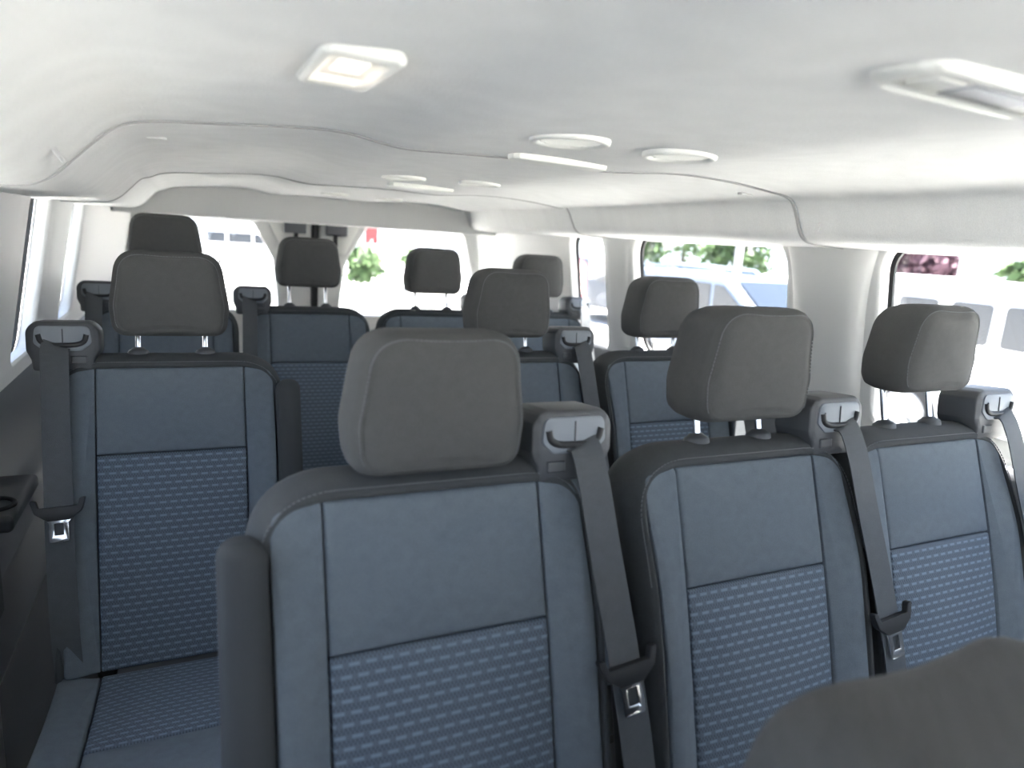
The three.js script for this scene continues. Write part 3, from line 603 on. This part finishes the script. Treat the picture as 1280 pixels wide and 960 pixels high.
function wheel(car, x, z, r, side) {
  const w = new THREE.Group(); w.name = 'wheel'; w.position.set(x, GY * 0 + r, z); car.add(w);
  mesh('tyre', place(new THREE.TorusGeometry(r * 0.78, r * 0.22, 14, 36), 0, 0, 0, 0, Math.PI / 2), Mo.tyre, w);
  const gs = [place(new THREE.CylinderGeometry(r * 0.16, r * 0.16, 0.08, 16), side * 0.04, 0, 0, 0, 0, Math.PI / 2), place(new THREE.TorusGeometry(r * 0.58, r * 0.05, 8, 32), side * 0.05, 0, 0, 0, Math.PI / 2)];
  for (let k = 0; k < 8; k++) { const a = k / 8 * Math.PI * 2; gs.push(place(new THREE.BoxGeometry(0.05, r * 0.5, r * 0.10), side * 0.05, Math.cos(a) * r * 0.34, Math.sin(a) * r * 0.34, a)); }
  mesh('rim', merge(...gs), Mo.rim, w);
}
/* car: side profile in (z, y); glass list in (z, y) on both flanks, plus windscreens */
function car(name, x, z, ry, o, label) {
  const c = root(name, x, GY, z, ry); tag(c, label, 'car', 'parked cars');
  const W = o.w ?? 1.8;
  const s = toShape(roundPoly(o.body, 5));
  const g = new THREE.ExtrudeGeometry(s, { depth: W - 0.1, bevelEnabled: true, bevelSize: 0.05, bevelOffset: -0.05, bevelThickness: 0.05, bevelSegments: 3 });
  mesh('body', toCreasedNormals(place(g, (W - 0.1) / 2, 0, 0, 0, -Math.PI / 2), 0.7), o.mat, c);
  for (const p of o.glass) for (const side of [1, -1]) {
    const gg = new THREE.ExtrudeGeometry(toShape(roundPoly(p, 4)), { depth: 0.02, bevelEnabled: false });
    mesh('window_glass', place(gg, side * (W / 2 + 0.001) + (side > 0 ? 0.02 : 0) - 0.0, 0, 0, 0, -Math.PI / 2), Mo.carGlass, c);
  }
  for (const [z0, y0, z1, y1, w0, w1] of o.screens) {
    const n = V(0, z1 - z0, -(y1 - y0)).normalize();
    const gg = gridGeo(1, 1, (i, j) => V((i - 0.5) * (j ? w1 : w0), j ? y1 : y0, j ? z1 : z0));
    const m2 = mesh('windscreen', gg, Mo.carGlass, c);
  }
  for (const zz of o.axles) for (const side of [1, -1]) wheel(c, side * (W / 2 - 0.06), zz, o.r ?? 0.33, side);
  for (const [zz, yy] of o.handles ?? []) for (const side of [1, -1]) mesh('door_handle', place(rbox(0.03, 0.03, 0.16, 0.01), side * (W / 2 + 0.015), yy, zz), Mo.pole, c);
  for (const [zz, yy, hh] of o.lights ?? []) for (const side of [1, -1]) mesh('tail_lamp', place(rbox(0.18, hh, 0.06, 0.02), side * (W / 2 - 0.12), yy, zz), Mo.red, c);
  return c;
}
const suvBody = [[-2.3, 0.40, 0.1], [2.3, 0.40, 0.1], [2.35, 0.98, 0.12], [1.05, 1.10, 0.1], [0.72, 1.80, 0.12], [-2.2, 1.86, 0.12], [-2.35, 1.0, 0.1]];
const win = (z0, z1, y0, y1, r = 0.05) => [[z0, y0, r], [z1, y0, r], [z1, y1, r], [z0, y1, r]];
car('off_road_car', 7.85, -3.25, 0, { w: 1.9, mat: Mo.white, body: suvBody, r: 0.40, axles: [-1.38, 1.38], glass: [win(-2.15, -1.75, 1.24, 1.64), win(-1.62, -1.2, 1.24, 1.64), win(-1.05, -0.66, 1.24, 1.64), win(-0.54, -0.16, 1.24, 1.64), win(-0.02, 0.6, 1.24, 1.62)], screens: [[1.1, 1.14, 0.78, 1.76, 1.6, 1.45]], handles: [[-0.45, 1.10], [-0.8, 1.10], [-1.05, 1.10]], lights: [[-2.33, 1.05, 0.3]] }, 'boxy white off-roader with small square side windows');
const crossBody = [[-2.2, 0.35, 0.12], [2.2, 0.35, 0.12], [2.25, 0.85, 0.15], [1.15, 1.02, 0.2], [0.35, 1.58, 0.2], [-1.7, 1.62, 0.2], [-2.15, 1.05, 0.15]];
const crossGlass = [win(-1.55, -0.85, 1.06, 1.48), [[-0.75, 1.06, 0.04], [0.15, 1.06, 0.04], [0.15, 1.48, 0.04], [-0.75, 1.48, 0.04]], [[0.22, 1.06, 0.04], [0.95, 1.04, 0.04], [0.40, 1.46, 0.04], [0.22, 1.48, 0.04]]];
const crossScreens = [[1.16, 1.06, 0.44, 1.55, 1.5, 1.25], [-2.14, 1.1, -1.78, 1.55, 1.4, 1.2]];
car('silver_car', 8.3, -8.7, 0.12, { mat: Mo.silver, body: crossBody, glass: crossGlass, screens: crossScreens, axles: [-1.35, 1.35], handles: [[-0.6, 0.95], [0.3, 0.95]], lights: [[-2.18, 0.95, 0.2]] }, 'silver blue crossover parked past the long side window');
car('dark_car', 10.6, -14.8, 0.1, { mat: Mo.navy, body: crossBody, glass: crossGlass, screens: crossScreens, axles: [-1.35, 1.35] }, 'dark blue car in the further row past the long window');
car('silver_car', 14.2, -15.6, 0.1, { mat: Mo.silver, body: crossBody, glass: crossGlass, screens: crossScreens, axles: [-1.35, 1.35] }, 'silver blue car in the further row behind the crossover');
car('red_car', 6.5, -12.5, -0.5, { mat: Mo.red, body: crossBody, glass: crossGlass, screens: crossScreens, axles: [-1.35, 1.35] }, 'red car glimpsed through the narrow quarter window');
car('white_car', 2.2, -31, 1.5, { mat: Mo.white, body: crossBody, glass: crossGlass, screens: crossScreens, axles: [-1.35, 1.35] }, 'white car parked far behind the van past the rear panes');

car('silver_car', -2.9, -0.3, 0, { mat: Mo.silver, body: crossBody, glass: crossGlass, screens: crossScreens, axles: [-1.35, 1.35] }, 'unseen silver blue car by the sliding door, blocking light from the sunlit ground');  // out of view, placed to weaken ground light through the sliding door side

function tree(name, x, z, h, rx, ry, mat, label, category, n = 900, trunk = true, group) {
  const t = root(name, x, GY, z); tag(t, label, category, group);
  if (trunk) {
    const gs = [place(new THREE.CylinderGeometry(0.07, 0.13, h, 10), 0, h / 2, 0)];
    for (let k = 0; k < 5; k++) { const a = k * 2.4; gs.push(place(new THREE.CylinderGeometry(0.025, 0.05, ry * 1.1, 6).translate(0, ry * 0.5, 0), 0, h - ry * 0.6, 0, Math.cos(a) * 0.7, 0, Math.sin(a) * 0.7)); }
    mesh('trunk', merge(...gs), Mo.bark, t);
  }
  const pos = [], idx = [];
  const cl = []; for (let k = 0; k < 14; k++) { const a = rnd() * 6.28, e = rnd() * 2 - 1, r = 0.55 * Math.sqrt(rnd()); cl.push([Math.cos(a) * r * rx, h + e * ry * 0.6, Math.sin(a) * r * rx, 0.35 + 0.25 * rnd()]); }
  for (let k = 0; k < n; k++) {
    const [cx, cy, cz, q] = cl[k % cl.length], u = V(rnd() - 0.5, rnd() - 0.5, rnd() - 0.5).normalize().multiplyScalar(Math.cbrt(rnd()) * q);
    const p = V(cx + u.x * rx, cy + u.y * ry, cz + u.z * rx), a = V(rnd() - 0.5, rnd() - 0.5, rnd() - 0.5).normalize(), b = a.clone().cross(V(rnd(), rnd() + 0.1, rnd()).normalize()).normalize(), s = 0.10 + 0.10 * rnd(), o = pos.length / 3;
    for (const [i, j] of [[-1, 0], [0, -0.5], [1, 0], [0, 0.5]]) { const v = p.clone().addScaledVector(a, i * s).addScaledVector(b, j * s); pos.push(v.x, v.y, v.z); }
    idx.push(o, o + 1, o + 2, o, o + 2, o + 3);
  }
  const g = new THREE.BufferGeometry(); g.setAttribute('position', new THREE.Float32BufferAttribute(pos, 3)); g.setIndex(idx); g.computeVertexNormals();
  const f = mesh('foliage', g, mat, t); f.userData.kind = 'stuff';
}
// right of the van
for (const [x, z, h, r, l] of [[14.4, -20.8, 2.2, 1.5, 'young green shade tree beyond the dark blue car'], [17.4, -18.6, 2.35, 1.5, 'young green shade tree beyond the second silver car'], [20.6, -16.6, 2.3, 1.5, 'young green shade tree nearest the plum tree'], [19.0, -23.6, 2.9, 1.7, 'tallest green shade tree behind the row of young trees']]) tree('shade_tree', x, z, h, r, 1.15, Mo.leaf, l, 'tree', 1500, true, 'shade trees along the car park');
tree('plum_tree', 17.0, -11.5, 1.95, 1.25, 0.75, Mo.plum, 'purple leaved plum tree behind the white off-roader', 'tree', 1500);
tree('round_shrub', 18.2, -9.2, 1.7, 1.1, 0.75, Mo.leaf, 'green shrub beside the plum tree behind the white off-roader', 'shrub', 1500, false);
// behind the van
tree('hedge_bush', 5.0, -22.6, 0.75, 0.95, 0.75, Mo.leaf, 'broad green bush at the car park edge before the red sign', 'bush', 700, false, 'bushes behind the rear doors');
tree('hedge_bush', 7.3, -22.8, 0.85, 0.9, 0.8, Mo.leaf, 'green bush at the car park edge past the pale sign pole', 'bush', 700, false, 'bushes behind the rear doors');
{
  const s = root('road_sign', 6.05, GY, -25.4); tag(s, 'red panel sign with a pale pole behind the rear doors', 'sign');
  mesh('sign_panel', place(rbox(0.5, 0.6, 0.08, 0.03), 0, 1.75, 0), Mo.red, s); mesh('sign_post', place(new THREE.CylinderGeometry(0.06, 0.06, 1.6, 12), 0, 0.8, 0), Mo.pole, s);
}
for (const [x, z] of [[11.6, -12.4], [13.4, -8.3]]) {
  const p = root('light_pole', x, GY, z); tag(p, x < 12 ? 'pale car park light pole among the shade trees' : 'pale car park light pole before the plum tree', 'pole');
  mesh('pole', place(new THREE.CylinderGeometry(0.08, 0.10, 3.6, 12), 0, 1.8, 0), Mo.pole, p); mesh('lamp_head', place(rbox(0.6, 0.1, 0.25, 0.03), -0.3, 3.6, 0), Mo.pole, p);
}
renderer.render(scene, camera);
